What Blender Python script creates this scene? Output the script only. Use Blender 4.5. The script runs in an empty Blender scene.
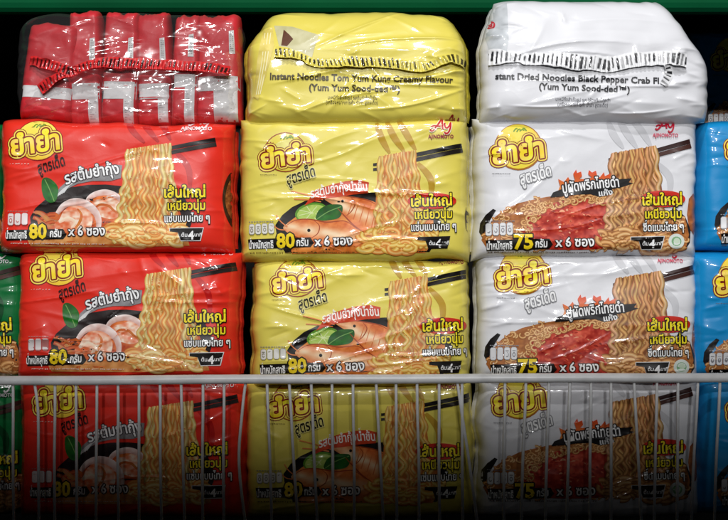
import bpy, math, random
import numpy as np
from mathutils import Vector, Matrix
from mathutils.geometry import delaunay_2d_cdt, tessellate_polygon

S = bpy.context.scene
C = S.collection
rnd = random.Random(7)

# ------------------------------------------------------------------ camera, world, lamps, exposure
cd = bpy.data.cameras.new('camera')
cam = bpy.data.objects.new('camera', cd)
C.objects.link(cam)
CAM_D = 1.35
cam.location = (0, -CAM_D, 0.26)
cam.rotation_euler = (math.radians(90), 0, 0)
cd.sensor_width = 36
cd.lens = 36 * CAM_D / 0.728
cd.clip_start = 0.02
cd.clip_end = 50
S.camera = cam

w = bpy.data.worlds.new('World')
S.world = w
w.use_nodes = True
w.node_tree.nodes['Background'].inputs[0].default_value = (0.8, 0.9, 1.0, 1)
w.node_tree.nodes['Background'].inputs[1].default_value = 0.004


def spot(x, y, z, half, blend, watts, radius, edge_z, col=(1, 1, 1)):
    """stand-in shop light, its beam edge shaped to fade the lower shelf dark at edge_z"""
    l = bpy.data.lights.new('fade_spot', 'SPOT')
    l.energy = watts
    l.spot_size = 2 * math.radians(half)
    l.spot_blend = blend
    l.shadow_soft_size = radius
    l.color = col
    o = bpy.data.objects.new('fade_spot', l)
    C.objects.link(o)
    o.location = (x, y, z)
    el = math.atan2(z - edge_z, -y)                 # downward angle of the edge ray
    ax = el - math.radians(half)                    # axis, measured downward
    o.rotation_euler = (math.radians(90) - ax, 0, 0)
    return o


spot(-0.42, -3.6, 1.45, 58, 0.060, 142, 0.07, 0.047)  # placed spots; beam edges aimed to put the bottom row in shade
spot(0.42, -3.6, 1.45, 58, 0.060, 142, 0.07, 0.047)
spot(0.0, -2.4, 2.15, 58, 0.060, 102, 0.06, 0.050)
spot(0.0, -1.15, 2.05, 58, 0.032, 78, 0.05, 0.135)

vs = S.view_settings
S.display_settings.display_device = 'sRGB'
vs.view_transform = 'Standard'
vs.look = 'None'
vs.exposure = 0.0
vs.gamma = 1.0
vs.use_curve_mapping = False
S.cycles.max_bounces = 8
S.cycles.transparent_max_bounces = 12


# ------------------------------------------------------------------ helpers
def lin(c):
    c = np.asarray(c, float) / 255.0
    return np.where(c <= 0.04045, c / 12.92, ((c + 0.055) / 1.055) ** 2.4)


def hash2(ix, iy, seed):
    n = np.sin(ix * 127.1 + iy * 311.7 + seed * 74.7) * 43758.5453
    return n - np.floor(n)


def vnoise(x, y, seed=0):
    x = np.asarray(x, float); y = np.asarray(y, float)
    ix = np.floor(x); iy = np.floor(y)
    fx = x - ix; fy = y - iy
    fx = fx * fx * (3 - 2 * fx); fy = fy * fy * (3 - 2 * fy)
    a = hash2(ix, iy, seed); b = hash2(ix + 1, iy, seed)
    c = hash2(ix, iy + 1, seed); d = hash2(ix + 1, iy + 1, seed)
    return (a + (b - a) * fx) * (1 - fy) + (c + (d - c) * fx) * fy


def link_mesh(name, V, F, mat, parent=None, cols=None, normals=None, smooth=True):
    me = bpy.data.meshes.new(name)
    me.from_pydata([tuple(v) for v in V], [], [tuple(f) for f in F])
    if cols is not None:
        at = me.color_attributes.new('print', 'FLOAT_COLOR', 'POINT')
        buf = np.ones((len(V), 4), dtype=np.float32)
        buf[:, :3] = cols
        at.data.foreach_set('color', buf.ravel())
    if smooth:
        me.polygons.foreach_set('use_smooth', [True] * len(me.polygons))
    me.update()
    if normals is not None:
        me.normals_split_custom_set_from_vertices([tuple(n) for n in normals])
    me.materials.append(mat)
    o = bpy.data.objects.new(name, me)
    C.objects.link(o)
    if parent is not None:
        o.parent = parent
    return o


def empty(name, loc, rot=(0, 0, 0), label=None, cat=None, group=None):
    o = bpy.data.objects.new(name, None)
    o.empty_display_size = 0.02
    C.objects.link(o)
    o.location = loc
    o.rotation_euler = rot
    o['label'] = label
    o['category'] = cat
    if group:
        o['group'] = group
    return o


# ------------------------------------------------------------------ materials
def base_mat(name):
    m = bpy.data.materials.new(name)
    m.use_nodes = True
    return m, m.node_tree, m.node_tree.nodes['Principled BSDF']


def film_mat(name, rough=0.2, coarse=0.35, fine=0.25, coat=0.0, crumple=0.1):
    m, nt, p = base_mat(name)
    ca = nt.nodes.new('ShaderNodeVertexColor'); ca.layer_name = 'print'
    nt.links.new(ca.outputs[0], p.inputs['Base Color'])
    tc = nt.nodes.new('ShaderNodeTexCoord')
    oi = nt.nodes.new('ShaderNodeObjectInfo')
    n1 = nt.nodes.new('ShaderNodeTexNoise'); n1.inputs['Scale'].default_value = 42
    n1.inputs['Detail'].default_value = 3; n1.inputs['Distortion'].default_value = 0.5
    n2 = nt.nodes.new('ShaderNodeTexNoise'); n2.inputs['Scale'].default_value = 190
    n2.inputs['Detail'].default_value = 2; n2.inputs['Distortion'].default_value = 1.2
    loc = nt.nodes.new('ShaderNodeVectorMath'); loc.operation = 'ADD'
    nt.links.new(tc.outputs['Object'], loc.inputs[0])
    nt.links.new(oi.outputs['Location'], loc.inputs[1])
    for n in (n1, n2):
        nt.links.new(loc.outputs[0], n.inputs['Vector'])
    b1 = nt.nodes.new('ShaderNodeBump'); b1.inputs['Strength'].default_value = coarse
    b1.inputs['Distance'].default_value = 0.004
    b2 = nt.nodes.new('ShaderNodeBump'); b2.inputs['Strength'].default_value = fine
    b2.inputs['Distance'].default_value = 0.0006
    nt.links.new(n1.outputs['Fac'], b1.inputs['Height'])
    nt.links.new(n2.outputs['Fac'], b2.inputs['Height'])
    # crumpled facets: stretched cells bent by noise
    mp = nt.nodes.new('ShaderNodeMapping'); mp.inputs['Scale'].default_value = (0.55, 0.55, 1.0)
    dn = nt.nodes.new('ShaderNodeTexNoise'); dn.inputs['Scale'].default_value = 22
    ds = nt.nodes.new('ShaderNodeVectorMath'); ds.operation = 'SCALE'; ds.inputs['Scale'].default_value = 0.035
    da = nt.nodes.new('ShaderNodeVectorMath'); da.operation = 'ADD'
    nt.links.new(loc.outputs[0], dn.inputs['Vector'])
    nt.links.new(dn.outputs['Color'], ds.inputs[0])
    nt.links.new(ds.outputs[0], da.inputs[1]); nt.links.new(loc.outputs[0], da.inputs[0])
    nt.links.new(da.outputs[0], mp.inputs[0])
    vo = nt.nodes.new('ShaderNodeTexVoronoi'); vo.inputs['Scale'].default_value = 62
    nt.links.new(mp.outputs[0], vo.inputs['Vector'])
    b3 = nt.nodes.new('ShaderNodeBump'); b3.inputs['Strength'].default_value = crumple
    b3.inputs['Distance'].default_value = 0.005
    nt.links.new(vo.outputs['Distance'], b3.inputs['Height'])
    nt.links.new(b1.outputs[0], b3.inputs['Normal'])
    nt.links.new(b3.outputs[0], b2.inputs['Normal'])
    nt.links.new(b2.outputs[0], p.inputs['Normal'])
    p.inputs['Roughness'].default_value = rough
    p.inputs['Specular IOR Level'].default_value = 0.3
    p.inputs['Coat Weight'].default_value = coat
    p.inputs['Coat Roughness'].default_value = 0.065
    nt.links.new(b2.outputs[0], p.inputs['Coat Normal'])
    return m


PRINT = film_mat('printed_film', 0.36, 0.035, 0.05, 0.6, 0.06)
INNER = film_mat('inner_packet_film', 0.4, 0.08, 0.08, 0.2, 0.10)


def clear_mat(name, amount=0.13):
    m = bpy.data.materials.new(name)
    m.use_nodes = True
    nt = m.node_tree
    nt.nodes.clear()
    out = nt.nodes.new('ShaderNodeOutputMaterial')
    mix = nt.nodes.new('ShaderNodeMixShader')
    tr = nt.nodes.new('ShaderNodeBsdfTransparent')
    tr.inputs[0].default_value = (0.97, 0.97, 0.97, 1)
    gl = nt.nodes.new('ShaderNodeBsdfGlossy'); gl.inputs['Roughness'].default_value = 0.11
    df = nt.nodes.new('ShaderNodeBsdfDiffuse'); df.inputs[0].default_value = (0.8, 0.8, 0.8, 1)
    ms = nt.nodes.new('ShaderNodeMixShader'); ms.inputs[0].default_value = 0.12
    nt.links.new(gl.outputs[0], ms.inputs[1]); nt.links.new(df.outputs[0], ms.inputs[2])
    lw = nt.nodes.new('ShaderNodeLayerWeight'); lw.inputs[0].default_value = 0.25
    ad = nt.nodes.new('ShaderNodeMath'); ad.operation = 'MULTIPLY_ADD'
    ad.inputs[1].default_value = 0.07; ad.inputs[2].default_value = amount
    nt.links.new(lw.outputs['Facing'], ad.inputs[0])
    nt.links.new(ad.outputs[0], mix.inputs[0])
    nt.links.new(tr.outputs[0], mix.inputs[1]); nt.links.new(ms.outputs[0], mix.inputs[2])
    nt.links.new(mix.outputs[0], out.inputs[0])
    tc = nt.nodes.new('ShaderNodeTexCoord')
    n1 = nt.nodes.new('ShaderNodeTexNoise'); n1.inputs['Scale'].default_value = 22
    n1.inputs['Detail'].default_value = 1.2; n1.inputs['Distortion'].default_value = 1.0
    nt.links.new(tc.outputs['Object'], n1.inputs['Vector'])
    b1 = nt.nodes.new('ShaderNodeBump'); b1.inputs['Strength'].default_value = 0.5
    b1.inputs['Distance'].default_value = 0.004
    nt.links.new(n1.outputs['Fac'], b1.inputs['Height'])
    for s in (gl, df):
        nt.links.new(b1.outputs[0], s.inputs['Normal'])
    nt.links.new(b1.outputs[0], lw.inputs['Normal'])
    return m


CLEAR = clear_mat('clear_film')


def plain_mat(name, col, rough, scale=30, var=0.25, bump=0.05):
    m, nt, p = base_mat(name)
    tc = nt.nodes.new('ShaderNodeTexCoord')
    n = nt.nodes.new('ShaderNodeTexNoise'); n.inputs['Scale'].default_value = scale
    n.inputs['Detail'].default_value = 6
    nt.links.new(tc.outputs['Object'], n.inputs['Vector'])
    r = nt.nodes.new('ShaderNodeValToRGB')
    c = lin(col)
    r.color_ramp.elements[0].position = 0.3; r.color_ramp.elements[1].position = 0.65
    r.color_ramp.elements[0].color = (*(c * (1 - var)), 1)
    r.color_ramp.elements[1].color = (*c, 1)
    nt.links.new(n.outputs['Fac'], r.inputs[0])
    nt.links.new(r.outputs[0], p.inputs['Base Color'])
    b = nt.nodes.new('ShaderNodeBump'); b.inputs['Strength'].default_value = bump
    b.inputs['Distance'].default_value = 0.002
    nt.links.new(n.outputs['Fac'], b.inputs['Height'])
    nt.links.new(b.outputs[0], p.inputs['Normal'])
    p.inputs['Roughness'].default_value = rough
    return m


M_RAIL = plain_mat('white_plastic_coat', (250, 250, 250), 0.28, 45, 0.22, 0.15)
M_WIRE = plain_mat('white_wire_coat', (250, 250, 250), 0.28, 120, 0.15, 0.1)
M_GREEN = plain_mat('green_enamel', (0, 84, 48), 0.7, 8, 0.3, 0.03)
M_GREEN.node_tree.nodes['Principled BSDF'].inputs['Specular IOR Level'].default_value = 0.08
M_DARK = plain_mat('dark_steel', (10, 10, 11), 0.6, 12, 0.4, 0.04)


# ------------------------------------------------------------------ flat print engine (units: millimetres = photo pixels)
def ccw(poly):
    a = 0
    for i in range(len(poly)):
        x0, y0 = poly[i - 1]; x1, y1 = poly[i]
        a += x0 * y1 - x1 * y0
    return poly if a > 0 else poly[::-1]


def union(V, F, grid=0, box=None):
    """merge overlapping faces into one clean sheet, cut along a grid so it can follow the bag"""
    V = [Vector((float(v[0]), float(v[1]))) for v in V]
    E = []
    if grid:
        xs = [v.x for v in V]; ys = [v.y for v in V]
        x0, x1, y0, y1 = min(xs), max(xs), min(ys), max(ys)
        k = math.ceil((x0 + .02) / grid)
        while k * grid < x1 - .02:
            E.append((len(V), len(V) + 1)); V += [Vector((k * grid + .0013, y0 - .5)), Vector((k * grid + .0013, y1 + .5))]; k += 1
        k = math.ceil((y0 + .02) / grid)
        while k * grid < y1 - .02:
            E.append((len(V), len(V) + 1)); V += [Vector((x0 - .5, k * grid + .0017)), Vector((x1 + .5, k * grid + .0017))]; k += 1
    ed = set()
    for f in F:
        for i in range(len(f)):
            if f[i - 1] != f[i]:
                ed.add((min(f[i - 1], f[i]), max(f[i - 1], f[i])))
    r = delaunay_2d_cdt(V, E + sorted(ed), [], 0, 1e-5)
    nv = np.array([(v.x, v.y) for v in r[0]])
    nf = np.array([tuple(f) for f in r[2]])
    cen = nv[nf].mean(1)
    a0 = nv[nf[:, 1]] - nv[nf[:, 0]]; a1 = nv[nf[:, 2]] - nv[nf[:, 0]]
    big = np.abs(a0[:, 0] * a1[:, 1] - a0[:, 1] * a1[:, 0]) > 1e-7
    order = np.argsort(cen[:, 0]); sx = cen[order, 0]
    ins = np.zeros(len(nf), bool)
    P = np.array([(v.x, v.y) for v in V])
    for f in F:
        p = P[list(f)]
        lo, hi = p.min(0), p.max(0)
        c0, c1 = np.searchsorted(sx, lo[0]), np.searchsorted(sx, hi[0])
        if c0 == c1:
            continue
        ids = order[c0:c1]
        q = cen[ids]
        q0 = np.roll(p, 1, 0)
        cr = (p[:, 0] - q0[:, 0])[:, None] * (q[None, :, 1] - q0[:, 1][:, None]) - (p[:, 1] - q0[:, 1])[:, None] * (q[None, :, 0] - q0[:, 0][:, None])
        ok = (cr >= 0).all(0) | (cr <= 0).all(0)
        ins[ids[ok]] = True
    nf = [tuple(int(i) for i in f) for f in nf[ins & big]]
    used = sorted({i for f in nf for i in f})
    mp = {i: k for k, i in enumerate(used)}
    return nv[used], [tuple(mp[i] for i in f) for f in nf]


def boundary(F):
    cnt = {}
    for f in F:
        for i in range(len(f)):
            e = (f[i - 1], f[i]); k = (min(e), max(e))
            cnt[k] = cnt.get(k, 0) + 1
    return [k for k, n in cnt.items() if n == 1]


def thicken(V, F, r, grid=0):
    V = np.asarray(V); B = boundary(F)
    nv = [tuple(v) for v in V]; nf = list(F)
    pts = {}
    n = 7 if r > 0.9 else 5
    for a, b in B:
        d = V[b] - V[a]; L = np.hypot(*d)
        if L < 1e-6:
            continue
        q = np.array([-d[1], d[0]]) / L * r
        k = len(nv)
        nv += [tuple(V[a] + q), tuple(V[a] - q), tuple(V[b] - q), tuple(V[b] + q)]
        nf.append((k, k + 1, k + 2, k + 3))
        for i in (a, b):
            pts[i] = V[i]
    done = []
    for i, p in pts.items():
        if any(abs(p[0] - q[0]) + abs(p[1] - q[1]) < 0.22 * r for q in done[-40:]):
            continue
        done.append(p)
        k = len(nv)
        for j in range(n):
            t = 2 * math.pi * (j + .31) / n
            nv.append((p[0] + r * math.cos(t), p[1] + r * math.sin(t)))
        nf.append(tuple(range(k, k + n)))
    return union(nv, nf, grid)


_font_cache = {}


def glyphs(s, bold):
    key = (s, bold)
    if key in _font_cache:
        return _font_cache[key]
    c = bpy.data.curves.new('lettering', 'FONT')
    c.body = s; c.size = 1; c.offset = bold; c.resolution_u = 2
    o = bpy.data.objects.new('lettering', c)
    C.objects.link(o)
    dg = bpy.context.evaluated_depsgraph_get()
    me = bpy.data.meshes.new_from_object(o.evaluated_get(dg))
    V = [(v.co.x, v.co.y) for v in me.vertices]
    F = [tuple(p.vertices) for p in me.polygons]
    bpy.data.objects.remove(o); bpy.data.curves.remove(c); bpy.data.meshes.remove(me)
    V, F = union([(x * 100, y * 100) for x, y in V], F)
    V = V / 100
    _font_cache[key] = (V, F)
    return V, F


def spline(pts, closed=True, n=6):
    P = [np.array(p, float) for p in pts]
    out = []
    m = len(P)
    for i in range(m if closed else m - 1):
        if closed:
            p0, p1, p2, p3 = P[i - 1], P[i], P[(i + 1) % m], P[(i + 2) % m]
        else:
            p0, p1, p2, p3 = P[max(i - 1, 0)], P[i], P[i + 1], P[min(i + 2, m - 1)]
        for k in range(n):
            t = k / n
            out.append(0.5 * (2 * p1 + (p2 - p0) * t + (2 * p0 - 5 * p1 + 4 * p2 - p3) * t * t + (3 * p1 - p0 - 3 * p2 + p3) * t ** 3))
    if not closed:
        out.append(P[-1])
    return out


class Art:
    """flat artwork of one bag, traced in photo pixels about its centre (ox, oy)"""

    def __init__(self, ox, oy):
        self.o = np.array([ox, oy], float)
        self.parts = {}
        self.cur = None

    def part(self, name, sub=None):
        self.cur = (name, sub)
        self.parts.setdefault(self.cur, [])

    def xy(self, pts):
        p = np.asarray(pts, float)
        return np.stack([p[:, 0] - self.o[0], self.o[1] - p[:, 1]], 1)

    def add(self, V, F, col, layer):
        V = np.asarray(V, float)
        if callable(col):
            cols = lin(col(V[:, 0] + self.o[0], self.o[1] - V[:, 1]))
        else:
            cols = np.tile(lin(col), (len(V), 1))
        self.parts[self.cur].append((V, F, cols, layer))

    def poly(self, pts, col, layer, smooth=False, grid=2.5, n=6):
        if smooth:
            pts = spline(pts, True, n)
        P = self.xy(pts)
        P = np.array(ccw([tuple(p) for p in P]))
        tr = tessellate_polygon([[Vector((x, y, 0)) for x, y in P]])
        V, F = union(P, [tuple(t) for t in tr], grid)
        self.add(V, F, col, layer)

    def ell(self, cx, cy, rx, ry, col, layer, rot=0, grid=2.5, n=28, a0=0, a1=360):
        r = math.radians(rot)
        pts = []
        for i in range(n):
            t = math.radians(a0 + (a1 - a0) * i / (n if a1 - a0 == 360 else n - 1))
            x, y = rx * math.cos(t), ry * math.sin(t)
            pts.append((cx + x * math.cos(r) - y * math.sin(r), cy - x * math.sin(r) - y * math.cos(r)))
        self.poly(pts, col, layer, grid=grid)

    def ribbon(self, pts, width, cols, layer, n=5, smooth=True, taper=None, wob=None):
        P = np.array(spline(pts, False, n) if smooth else pts, float)
        P = self.xy(P)
        D = np.gradient(P, axis=0)
        L = np.hypot(D[:, 0], D[:, 1]) + 1e-9
        N = np.stack([-D[:, 1], D[:, 0]], 1) / L[:, None]
        k = 11 if callable(cols) else len(cols)
        off = np.linspace(-.5, .5, k) * width
        V = []; Cc = []
        tt = np.linspace(0, 1, len(P))
        for j in range(k):
            s = np.ones(len(P)) if taper is None else taper(tt)
            V.append(P + N * (off[j] * s)[:, None])
            c = lin(cols(tt, 2 * off[j] / width)) if callable(cols) else np.tile(lin(cols[j]), (len(P), 1))
            if wob is not None:
                c = c * wob(tt)[:, None]
            Cc.append(c)
        V = np.concatenate(V); Cc = np.concatenate(Cc)
        m = len(P)
        F = [(j * m + i, j * m + i + 1, (j + 1) * m + i + 1, (j + 1) * m + i) for j in range(k - 1) for i in range(m - 1)]
        self.parts[self.cur].append((V, F, Cc, layer))

    def text(self, s, x, y, size, w=None, col=(0, 0, 0), layer=6, rot=0, shear=0, bold=0.02, outline=(), bend=0, grid=2.5, tones=()):
        """baseline left at photo pixel (x, y), em size and width in pixels; tones lists (characters before it) for raised tone marks"""
        V, F = glyphs(s, bold)
        V = V.copy()
        for k in tones:                                  # a mai tho drawn above an upper vowel
            pv, _ = glyphs(s[:k], bold)
            xr = pv[:, 0].max() - 0.13
            T = [(xr - .10, 1.00), (xr - .02, 1.03), (xr + .02, .98), (xr + .12, 1.09), (xr + .16, 1.07), (xr + .04, .90), (xr - .06, .94)]
            T = [(a, b - .02) for a, b in T]
            i0 = len(V)
            V = np.concatenate([V, np.array(T)])
            tr = tessellate_polygon([[Vector((a, b, 0)) for a, b in T]])
            F = F + [tuple(i0 + i for i in t) for t in tr]
        V[:, 0] -= V[:, 0].min()
        V *= size
        if w:
            V[:, 0] *= w / V[:, 0].max()
        V[:, 0] += shear * V[:, 1]
        if bend:
            V[:, 1] += bend * (1 - (2 * V[:, 0] / V[:, 0].max() - 1) ** 2)
        r = math.radians(rot)
        R = np.array([[math.cos(r), math.sin(r)], [-math.sin(r), math.cos(r)]])
        V = V @ R
        V += np.array([x - self.o[0], self.o[1] - y])
        for (rad, c, ly) in outline:
            v2, f2 = thicken(V, F, rad, grid)
            self.add(v2, f2, c, ly)
        if col is not None:
            v2, f2 = union(V, F, grid)
            self.add(v2, f2, col, layer)


# ------------------------------------------------------------------ shared artwork pieces
CREAM = [(204, 142, 70), (238, 198, 116), (252, 234, 172), (238, 196, 112), (198, 130, 62)]
ORANGE = [(208, 116, 46), (240, 164, 80), (252, 212, 134), (238, 158, 76), (204, 110, 42)]
TAN = [(160, 100, 54), (220, 162, 102), (248, 210, 154), (218, 160, 98), (152, 92, 48)]
TAN2 = [(140, 82, 42), (204, 142, 82), (240, 188, 124), (200, 136, 76), (132, 76, 38)]


def hanging_noodles(A, TL, TR, BL, BR, n, pals, back, seed, curl=(0.6, 2.4), wid=4.6, L0=4.0, curls=60, cbox=None):
    r = random.Random(seed)
    A.part('noodle_bundle')
    side = lambda p, q: [tuple(np.array(p) * (1 - t) + np.array(q) * t) for t in (0.25, .5, .75)]
    A.poly([TL] + [((TL[0] + TR[0]) / 2, (TL[1] + TR[1]) / 2 - 1)] + [TR] + side(TR, BR) + [BR, BL] + side(BL, TL), back, L0 - .6)
    order = list(range(n)); r.shuffle(order)
    for k, i in enumerate(order):
        u = (i + .5) / n
        f = r.uniform(4.0, 5.6); ph = r.uniform(0, 1); am = r.uniform(.8, 1.2)
        pts = []
        m = 46
        lean = r.uniform(-1.5, 1.5)
        for j in range(m):
            t = j / (m - 1)
            e = t ** 1.25
            xt = TL[0] + (TR[0] - TL[0]) * u; xb = BL[0] + (BR[0] - BL[0]) * u
            yt = TL[1] + (TR[1] - TL[1]) * u - 1.2 + r.uniform(-.05, .05); yb = BL[1] + (BR[1] - BL[1]) * u
            a = (curl[0] + (curl[1] - curl[0]) * min(1, t * 1.6)) * am
            pts.append((xt + (xb - xt) * e + lean * t + a * math.sin(2 * math.pi * (f * t ** 1.15 + ph)), yt + (yb - yt) * t))
        pal = pals[r.choice([0, 1, 1, 1, 1]) % len(pals)] if abs(u - .5) < .38 else pals[0]
        pal = [tuple(min(255, c * r.uniform(.92, 1.06)) for c in q) for q in pal]
        s = r.uniform(0, 9)
        A.ribbon(pts, wid * r.uniform(.85, 1.15), pal, L0 + k * .03, smooth=False,
                 taper=lambda t: np.minimum(1, .55 + 9 * t), wob=lambda t, s=s: .86 + .2 * np.sin(t * 37 + s) * np.sin(t * 11 + 2 * s))
    x0, y0, x1, y1 = cbox if cbox else (BL[0], BL[1] - 22, BR[0], BL[1] - 2)
    for k in range(curls):
        cx = r.uniform(x0, x1); cy = r.uniform(y0, y1)
        R = r.uniform(3.5, 8); a0 = r.choice([0, 3.14]) + r.uniform(.1, 1.1); sw = r.uniform(1.5, 2.9)
        pts = [(cx + R * math.cos(a0 + sw * j / 9) * 1.25, cy + R * .8 * math.sin(a0 + sw * j / 9)) for j in range(10)]
        pal = r.choice(pals)
        A.ribbon(pts, wid * r.uniform(.9, 1.2), pal, L0 + n * .03 + k * .02, n=2)


def dry_noodles(A, region, n, pals, seed, L0):
    """a bed of short curled noodles inside a polygon"""
    r = random.Random(seed)
    P = np.array(region, float)

    def inside(x, y):
        c = False
        for i in range(len(P)):
            x0, y0 = P[i - 1]; x1, y1 = P[i]
            if (y0 > y) != (y1 > y) and x < (x1 - x0) * (y - y0) / (y1 - y0) + x0:
                c = not c
        return c
    k = 0
    while k < n:
        cx = r.uniform(P[:, 0].min(), P[:, 0].max()); cy = r.uniform(P[:, 1].min(), P[:, 1].max())
        if not inside(cx, cy):
            continue
        R = r.uniform(1.7, 3.4); a0 = r.uniform(0, 6.28); sw = r.uniform(2.4, 4.6)
        pts = [(cx + R * math.cos(a0 + sw * j / 7) * 1.1, cy + R * .85 * math.sin(a0 + sw * j / 7)) for j in range(8)]
        A.ribbon(pts, r.uniform(1.9, 2.7), r.choice(pals), L0 + k * .008, n=2)
        k += 1


def chopsticks(A, x0, y0, x1, y1, th, tips, col, col2, lift=0.0):
    """two sticks, each one piece from its thick end down to the tip that peeps out behind the noodles"""
    d = np.array([x1 - x0, y1 - y0], float); d /= np.hypot(*d)
    q = np.array([-d[1], d[0]])
    a = np.array([x0, y0]); b = np.array([x1, y1])
    for i, (s, c) in enumerate(((-.25, col), (.25, col2))):
        A.part('chopstick#%d' % i)
        e = .46 * th / 2
        tx, ty = tips[i]
        A.poly([(tx - 1.6, ty - 1.1), (tx + 1.8, ty - 1.5), a + q * (s * th - e * .86), b + q * (s * th - e), b + q * (s * th + e), a + q * (s * th + e * .86), (tx + 1.8, ty + 1.2), (tx - 1.6, ty + 1.4)], c, 3.1 + i * .12 + lift)


def maker_logo(A, x, y, w, col, tx, ty, tw, tcol, halo=None):
    """red script A-j mark over its name"""
    A.part('maker_logo')
    k = w / 22.0
    strokes = [([(0, 10), (1.6, 11.5), (4.5, 9.5), (8, 5), (11, .6), (12.4, 0), (12.2, 4), (12.6, 10)], 1.9),
               ([(1, 7.6), (4, 6.2), (8, 6.9), (12, 6.2), (15.5, 3.4)], 1.5),
               ([(14.6, 4.2), (15.2, 7.6), (17, 8.6), (19.2, 6.4), (20.8, 2.6)], 1.7),
               ([(20.8, 2.8), (20.4, 8), (18.4, 13), (15.6, 14.2), (14.4, 12.4)], 1.7)]
    for i, (s, wd) in enumerate(strokes):
        pts = [(x + a * k, y + b * k) for a, b in s]
        if halo:
            A.ribbon(pts, wd * k + 1.6, [halo, halo, halo], 5.0 + .02 * i, n=4)
        A.ribbon(pts, wd * k, [col, col, col], 5.2 + .02 * i, n=4)
    A.part('maker_name')
    A.text('AJINOMOTO', tx, ty, 5.2, tw, tcol, 5.2, bold=.03, grid=0)


def brand_badge(A, cx, cy, rx, ry, tx, ty, tw, size, rot, mode):
    """round yellow badge with the brand lettering, outlined twice"""
    A.part('brand_badge')
    red = (128, 22, 14)
    yel = (247, 222, 52)
    if mode == 'ring':
        A.ell(cx, cy, rx, ry, (150, 58, 16), 1.0)
        A.ell(cx, cy, rx - 1.1, ry - 1.1, (226, 208, 66), 1.3)
        A.poly([(cx - rx * .8, cy + 1), (cx - rx * .3, cy - ry * .5), (cx + rx * .5, cy - ry * .6), (cx + rx * .85, cy + 2), (cx, cy + ry * .4)], (238, 228, 130), 1.6, True)
    elif mode == 'disc':
        A.ell(cx, cy, rx, ry, (168, 104, 22), 1.0)
        A.ell(cx - .3, cy - .5, rx - 1.2, ry - 1.2, lambda x, y: np.stack([244 + 0 * x, 226 - .9 * np.abs(x - cx), 92 - 1.3 * np.abs(y - cy)], 1), 1.3)
    else:
        A.ell(cx, cy, rx + .9, ry + .9, (150, 26, 16), 1.0)
        A.ell(cx, cy, rx, ry, lambda x, y: np.stack([246 + 0 * x, 226 - 1.1 * np.maximum(0, y - cy), 62 + 2.0 * np.maximum(0, cy - y)], 1), 1.3)
    gx, gy = cx + 1, cy - ry * .72
    for k, (a, b) in enumerate([((-6, 1.6), (-2, -1.6)), ((-3, 2), (1, -1)), ((0, 1.2), (5, .2)), ((3, -1.8), (7, .8))]):
        A.ribbon([(gx + a[0], gy + a[1]), (gx + (a[0] + b[0]) / 2, gy + (a[1] + b[1]) / 2 - 1.2), (gx + b[0], gy + b[1])], 1.3, [(70, 120, 30), (120, 160, 40), (70, 120, 30)], 1.8 + .02 * k, n=3)
    A.part('brand_badge', 'brand_lettering')
    fill = lambda x, y: np.stack([250 + 0 * x, 226 + 10 * np.sin(x * .3), 66 + 30 * np.sin(y * .4 + 1)], 1)
    A.text('ยำยำ', tx, ty, size, tw, fill, 3.0, rot, .05, .035,
           outline=((3.5, red, 2.0), (2.7, (250, 226, 96), 2.3), (1.5, red, 2.6)))


def recipe_script(A, x, y, w, size, rot, col, halo, hw=.9):
    A.part('recipe_script')
    A.text('สูตรเด็ด', x, y, size, w, col, 4.4, rot, .12, .022, outline=((hw, halo, 4.0),) if halo else ())


def claims(A, x1, y1, w1, x2, y2, w2, x3, y3, w3, third, red_disc, tones=(), black=(20, 14, 8)):
    A.part('claim_lettering')
    if red_disc:
        A.ell(*red_disc, (206, 44, 30), 6.2)
    yel = (248, 226, 40)
    A.text('เส้นใหญ่', x1, y1, 14.5, w1, yel, 7.2, 1.5, 0, .026, outline=((.95, black, 6.6),))
    A.text('เหนียวนุ่ม', x2, y2, 12.2, w2, yel, 7.2, 1.5, 0, .022, outline=((.85, black, 6.6),))
    A.text(third, x3, y3, 10.6, w3, (248, 248, 246), 7.2, 1.5, 0, .02, outline=((.8, black, 6.6),), tones=tones)


def minutes_badge(A, x, y, dx, rim=(230, 230, 230)):
    A.part('minutes_badge')
    pts = [(x - 11, y), (x + 22, y - .8), (x + 19, y + 11.4), (x, y + 11.8), (x - 3, y + 4), (x - 11, y + 3)]
    if rim:
        cxm, cym = np.mean(pts, 0)
        A.poly([(cxm + (a - cxm) * 1.045, cym + (b - cym) * 1.12) for a, b in pts], rim, 6.1)
    A.poly(pts, (22, 18, 16), 6.5)
    A.text('4', x + 7.2, y + 10.4, 11.5, None, (250, 250, 250), 7.0, 0, 0, .03, grid=0)
    A.text('ต้ม', x + .6, y + 8.0, 5.2, None, (240, 240, 240), 7.0, 0, 0, .02, grid=0)
    A.text('นาที', x + 13.6, y + 7.6, 4.8, None, (240, 240, 240), 7.0, 0, 0, .02, grid=0)


def weight_strip(A, x0, y0, x1, y1, tx, tw, ty, num, nx, nw, ny, gx, gw, gy, cx, cw, cy):
    A.part('weight_strip')
    A.poly([(x0, y0), (x1, y0 - 1.6), (x1 + 3.5, (y0 + y1) / 2 - 1), (x1, y1 - 2), (x0 + 1, y1)], (18, 14, 12), 5.6)
    A.text('นำหนักสุทธิ', tx, ty, 10.5, tw, (246, 246, 244), 6.6, 1, 0, .026, tones=(1,))
    A.text(num, nx, ny, 20, nw, (246, 214, 32), 7.0, 1, 0, .036, outline=((1.3, (24, 16, 8), 6.4),))
    A.text('กรัม', gx, gy, 10.5, gw, (246, 246, 244), 6.6, 1, 0, .026)
    A.text('x 6 ซอง', cx, cy, 13, cw, (250, 250, 248), 7.0, 1, 0, .02, outline=((.95, (46, 24, 14), 6.4),))


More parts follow.
